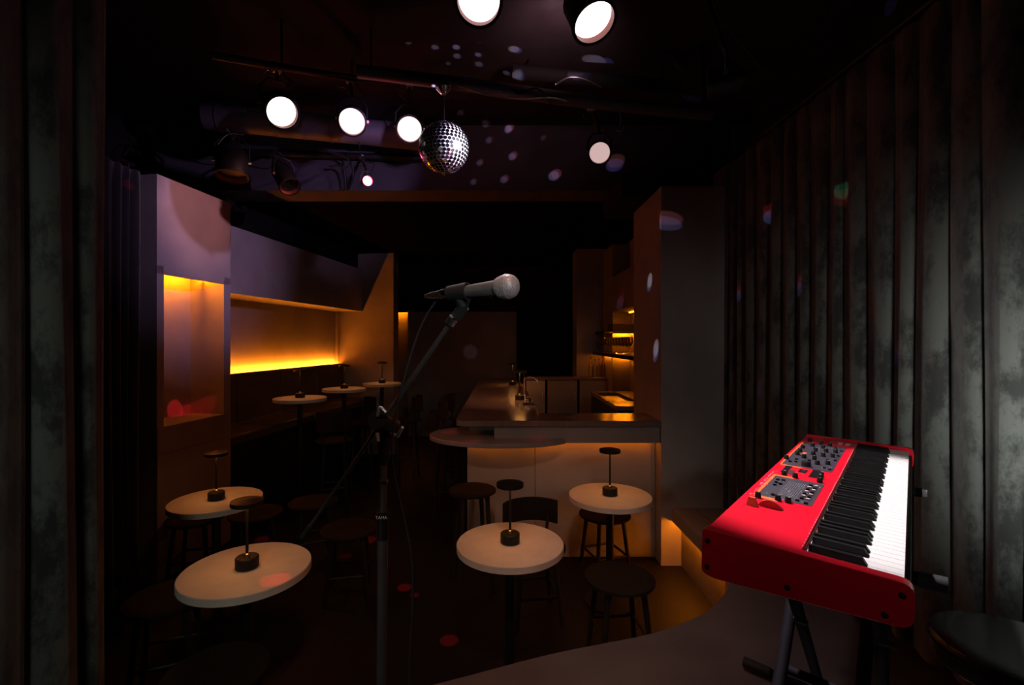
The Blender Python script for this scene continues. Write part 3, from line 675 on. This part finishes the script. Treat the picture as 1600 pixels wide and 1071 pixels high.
for x0, x1, sgn in ((-.004,.022,-1),(1.268,1.294,1)):
    ck = MB().prism(side, x0, x1, TK).build('end_cheek', 'red', kb, bevel=.0012)
    if sgn < 0:
        scr = MB().lathe([(0,0),(.0055,0),(.0055,.002),(.003,.003),(0,.003)], 12, frame((0,0,0),(-1,0,0))).mesh('screw', M['black_metal'])
        for vv, zz in ((.008,-.020),(.008,-.075),(.155,-.066),(.322,-.018),(.300,-.060)):
            o = link('screw', scr, ck); o.location = (x0-.0001,-vv,zz)
# keys
K0, kw = .032, 1.222/52; blacks = []
wk = MB().box(.0006,kw-.0006,-.3235,-.178,-.026,-.006).mesh('white_key', M['key_white'])
bk = MB().add([(0,-.272,-.006),(.0118,-.272,-.006),(.0118,-.180,-.006),(0,-.180,-.006),(.0012,-.264,.0065),(.0106,-.264,.0065),(.0106,-.180,.0065),(.0012,-.180,.0065)],
    [(4,5,6,7),(0,1,5,4),(1,2,6,5),(2,3,7,6),(3,0,4,7),(0,3,2,1)]).mesh('black_key', M['key_black'])
for i in range(52):
    o = link('white_key', wk, kb, bevel=0); o.location = (K0+i*kw,0,0)
    note = (i+5) % 7     # key 0 is an A
    if note in (0,1,3,4,5) and i < 51:
        o = link('black_key', bk, kb); o.location = (K0+(i+1)*kw-.0059,0,.0003)
MB().tube([(K0,-.1765,.0015),(K0+1.222,-.1765,.0015)], .0015, 6).build('felt_strip', 'black_metal', kb)
# control panel
def plate(name, u0, u1, v0, v1, m, z=.0008, parent=None): return kbox(MB(), u0,u1,v0,v1,.0001,z).build(name, m, parent or kb)
sy = plate('synth_panel', .70,1.12,.015,.148,'panel_grey'); og = plate('organ_panel', .32,.545,.028,.148,'panel_grey')
plate('orange_stripe', .70,1.12,.009,.0145,'orange'); plate('orange_stripe', .32,.56,.020,.0275,'orange'); plate('orange_stripe', .69,.70,.012,.07,'orange'); plate('orange_stripe', .30,.3195,.024,.08,'orange'); plate('orange_stripe', .546,.56,.028,.075,'orange'); plate('orange_stripe', .88,.93,.040,.052,'orange', .0012)
plate('display', .60,.695,.102,.122,'black_gloss', .0015); plate('display', .635,.675,.070,.090,'black_gloss', .0015); plate('display', .60,.69,.030,.046,'black_gloss', .0015); plate('display', .59,.64,.048,.062,'panel_grey', .0012)
knob = MB().lathe([(0,0),(.0075,0),(.0065,.012),(.0055,.0135),(0,.0135)], 14).mesh('knob', M['black_metal'])
kl = MB().box(-.0006,.0006,-.006,0,.0136,.0142).mesh('pointer', M['print_white'])
for ku, kv in ((1.15,.03),(1.12,.07),(1.11,.098),(.872,.031),(.93,.03),(1.0,.028),(.782,.014),(.912,.072),(.91,.101),(.921,.127),(.775,.102),(.799,.127),(.98,.07),(.99,.10),(1.0,.127),(1.06,.05),(1.05,.085),(.84,.055),(.84,.085),(.57,.045),(.56,.075),(.56,.135),(.30,.035),(.31,.078),(.312,.10),(.63,.130),(.60,.132)):
    o = link('knob', knob, kb); o.location = (ku,-kv,.0009); p2 = link('pointer', kl, o); o.rotation_euler = (0,0,random.uniform(-2,2))
big = MB().lathe([(0,0),(.0135,0),(.0125,.014),(.011,.016),(0,.016)], 20).build('data_dial', 'black_metal', kb); big.location = (.727,-.078,.0009)
btn = MB().box(-.004,.004,-.004,.004,0,.004); btd = btn.mesh('button', M['key_black']); btp = btn.mesh('button', M['button_pink'])
for k in range(7):
    for j, kv in enumerate((.121,.134)):
        o = link('button', btp if (k+j) % 2 else btd, kb); o.location = (.365+k*.023,-kv,.0009)
for ku, kv in ((.50,.042),(.47,.044),(.44,.046),(.505,.055),(.46,.056),(.345,.06),(.34,.115),(.33,.135),(.75,.03),(.76,.045),(.80,.04),(.81,.075),(.86,.12),(.87,.14),(.95,.14),(1.04,.14),(1.08,.12),(.74,.125),(.73,.14)):
    o = link('button', btd, kb); o.location = (ku,-kv,.0009)
b = MB()
for k in range(12):
    for j in range(9):
        kbox(b, .365+k*.0125,.3672+k*.0125,.068+j*.0050,.0692+j*.0050,.0009,.0014)
b.build('drawbar_leds', 'print_white', kb)['kind'] = 'stuff'
b = MB()
for k in range(150):
    ku, kv = random.uniform(.30,1.12), random.uniform(.018,.146)
    w = random.uniform(.002,.006); kbox(b, ku,ku+w,kv,kv+.0010,.0009,.0011)
for k in range(60):
    ku = .30+.28*random.random() if k < 36 else .60+.1*random.random(); w = random.uniform(.002,.005); kv = random.choice((.012,.015)) if k < 36 else random.uniform(.02,.15)
    kbox(b, ku,ku+w,kv,kv+.0012,.0002,.0006)
b.build('panel_lettering', 'print_white', kb)['kind'] = 'stuff'
b = MB()
for k in range(60): kbox(b, .05+k*.0198,.0535+k*.0198,.1695,.1710,.0002,.0008)
b.build('edge_marks', 'print_white', kb)['kind'] = 'stuff'
tx = bpy.data.curves.new('maker_lettering', 'FONT'); tx.body = 'nord\nstage'; tx.size = .030; tx.align_x = 'CENTER'; tx.align_y = 'CENTER'; tx.extrude = .0002; tx.space_line = .7
o = lettering(tx, kb); o.location = (1.19,-.132,.0006)
MB().lathe([(0,0),(.03,0),(.03,.008),(0,.008)], 28, Matrix.Translation((.238,-.075,-.012)) @ Matrix.Rotation(R_(90),4,'Y')).build('modulation_wheel', mat('wheel_red', (.35,.02,.03), .5, col2=(.4,.03,.04)), kb)
MB().add([(-.006,-.012,0),(.006,-.012,0),(.006,.012,0),(-.006,.012,0),(-.003,-.008,.02),(.003,-.008,.02),(.003,.008,.02),(-.003,.008,.02)],[(0,3,2,1),(4,5,6,7),(0,1,5,4),(1,2,6,5),(2,3,7,6),(3,0,4,7)],False,Matrix.Translation((.229,-.038,0))).build('pitch_stick', mat('stick_wood', (.45,.10,.05), .5, col2=(.5,.14,.06)), kb)

# keyboard stand: two crossed pairs of legs, arms across the keyboard's depth
ks = thing('keyboard_stand', 'black double braced folding stand under the red keyboard', 'keyboard stand', mw=KW)
zb = .352-O.z
M['stand'] = mat('stand_black', (.005,.0035,.006), .75, col2=(.007,.005,.008), nscale=20, spec=.12)
def bar(name, a, c, w, m='stand', parent=ks):
    return MB().tube([Vector((a[0],-a[1],a[2])), Vector((c[0],-c[1],c[2]))], w, 10).build(name, m, parent)
for uu, vv in ((.29,.385),(1.03,.36)):
    bar('top_arm', (uu,-.02,-.112), (uu,vv,-.094), .014)
bar('arm_sleeve', (.29,.345,-.096), (.29,.392,-.0935), .0165, 'rubber'); bar('arm_sleeve', (1.03,.30,-.0972), (1.03,.345,-.0950), .0155, 'rubber'); bar('arm_cap', (1.03,.345,-.0948), (1.03,.372,-.0935), .0115, 'rubber_white')
for vv in (.09,.28):
    bar('leg', (.29,vv,-.115), (1.17,vv,zb+.03), .017); bar('leg', (1.03,vv-.035,-.115), (.12,vv-.035,zb+.03), .017)
bar('leg_brace', (.645,.03,-.62), (.645,.31,-.62), .014); bar('clutch_wheel', (.645,.17,-.70), (.645,.20,-.70), .03, 'black_metal')
for uu in (1.17,.12):
    bar('foot_bar', (uu,-.14,zb+.02), (uu,.42,zb+.02), .018); bar('foot_cap', (uu,-.19,zb+.021), (uu,-.09,zb+.021), .0205, 'rubber'); bar('foot_cap', (uu,.36,zb+.021), (uu,.46,zb+.021), .0205, 'rubber')
for a in ((.50,.09,-.38),(.44,.28,-.33),(.75,.055,-.36)):
    bar('brace_bolt', a, (a[0],a[1]+.035,a[2]), .008, 'black_metal')

# ------------------------------------------------------------------ piano stool
sc_ = P(1592,1008,1.27)
ps = thing('drum_stool', 'black round padded piano stool at the lower right corner', 'stool', (sc_.x, sc_.y, .351))
h = sc_.z-.351; r = .182
MB().lathe([(0,h-.075),(r-.01,h-.075),(r,h-.065),(r,h-.022),(r-.006,h-.008),(r-.024,h-.001),(r-.05,h),(0,h+.002)], 64).build('seat_cushion', 'vinyl', ps)
MB().lathe([(r-.002,h-.030),(r+.004,h-.027),(r+.004,h-.023),(r-.002,h-.020),(r-.002,h-.030)], 64).build('piping', 'black_gloss', ps)
MB().lathe([(.022,.16),(.022,h-.076)], 16).build('post', 'chrome', ps)
for a in (30,150,270):
    c, s = math.cos(R_(a)), math.sin(R_(a))
    MB().tube([(c*.02,s*.02,.30),(c*.21,s*.21,.012)], .012, 10).build('leg', 'chrome', ps)

# ------------------------------------------------------------------ light thrown by the mirror ball
def fleck(px, py, d, rp, power, col, col2=None, off=(.35,.35)):
    to = P(px, py, d); dr = (to-BC).normalized(); src = BC+dr*(br+.03); dist = (to-src).length
    ang = 2*math.degrees(math.atan(rp*d/F/dist)); w = power*dist*dist
    spot('ball_reflection', src, to, w, col, max(1.0, ang), .35, .004)
    if col2:
        q = P(px+off[0]*rp, py+off[1]*rp, d); spot('ball_reflection', src, q, w*.8, col2, max(1.0, ang), .35, .004)
RED, BLU, WHT, VIO, GRN = (1,.02,.035), (.25,.35,1), (1,.9,1), (.7,.6,1), (.2,1,.5)
def ceil_d(py): return (3.75-CH)*F/(CY-py)
for px, py, r, pw in ((665,60,6,50),(640,72,5,30),(680,79,6,40),(712,79,6,70),(713,92,6,45),(745,90,5,60),(746,104,6,40),(747,69,6,25),(799,82,8,110),(823,102,9,90),(830,109,5,30),(788,117,5,40),(920,98,13,90),(700,103,4,20),(852,16,12,16)):
    fleck(px, py, ceil_d(py)-.05, r, pw, WHT, BLU, (.2,.5))
for px, py, r, pw in ((722,170,6,10),(759,193,6,20),(794,202,6,55),(800,245,6,30),(763,220,5,14),(749,255,5,14),(865,275,8,40),(787,281,6,20),(739,285,5,12),(848,216,4,8)):
    fleck(px, py, 4.4, r, pw, (.55,.6,1), (1,.25,.35), (.5,-.4))
fleck(960,258,4.4,11,30,(.3,.3,1),(1,.35,.2),(.2,-.6))
fleck(1040,349,3.73,12,10,(.35,.4,1),(1,.3,.35),(.1,-.7)); fleck(1012,436,4.0,11,14,WHT,BLU,(-.3,.4)); fleck(1024,543,3.85,12,14,WHT,BLU,(-.3,.4)); fleck(955,463,5.6,12,5,BLU,RED,(.4,-.5))
def cd(px): return 1.73*F/(px-CX)
for px, py, r, pw in ((1198,337,12,20),(1152,464,11,12),(1245,450,13,9),(1310,297,14,12),(1395,555,14,5),(1185,610,12,3)):
    fleck(px, py, cd(px), r, pw, BLU, RED, (.0,-.8)) if px != 1310 else fleck(px, py, cd(px), r, pw, GRN, RED, (.2,.8))
fleck(1128,222,4.0,14,14,(.4,.3,1),RED,(.5,-.3)); fleck(1380,12,2.4,14,10,BLU); fleck(1077,155,3.9,8,10,BLU)
# red ones
for px, py, d, r, pw in ((337,338,4.0,17,1.1),(432,408,5.3,17,1.0),(196,290,3.3,10,14),(190,590,2.6,12,10),(288,628,3.95,15,22),(330,618,4.0,19,18),(432,902,2.08,22,16),(632,918,3.4,12,90),(648,932,3.3,8,50),(702,1012,2.8,16,50),(575,838,4.2,14,90),(540,868,3.9,10,30),(415,838,4.2,14,60),(705,659,3.95,16,8),(703,690,3.6,14,9),(735,688,3.62,14,6),(840,686,3.7,16,6),(832,830,2.6,9,2),(300,955,3.3,0,0),(260,850,3.6,20,1.6),(762,1055,2.0,10,2.4),(655,655,6.5,12,2)):
    if r: fleck(px, py, d, r, pw, RED)
fleck(735,550,8.8,12,1.6,(.8,.5,.8)); fleck(745,689,3.66,9,2.2,VIO); fleck(890,650,3.9,10,2.0,VIO); fleck(897,775,3.2,8,2,VIO); fleck(1019,775,3.4,9,2,VIO); fleck(820,838,2.5,10,1.2,VIO); fleck(630,420,7.5,14,1.2,(1,.3,.3))
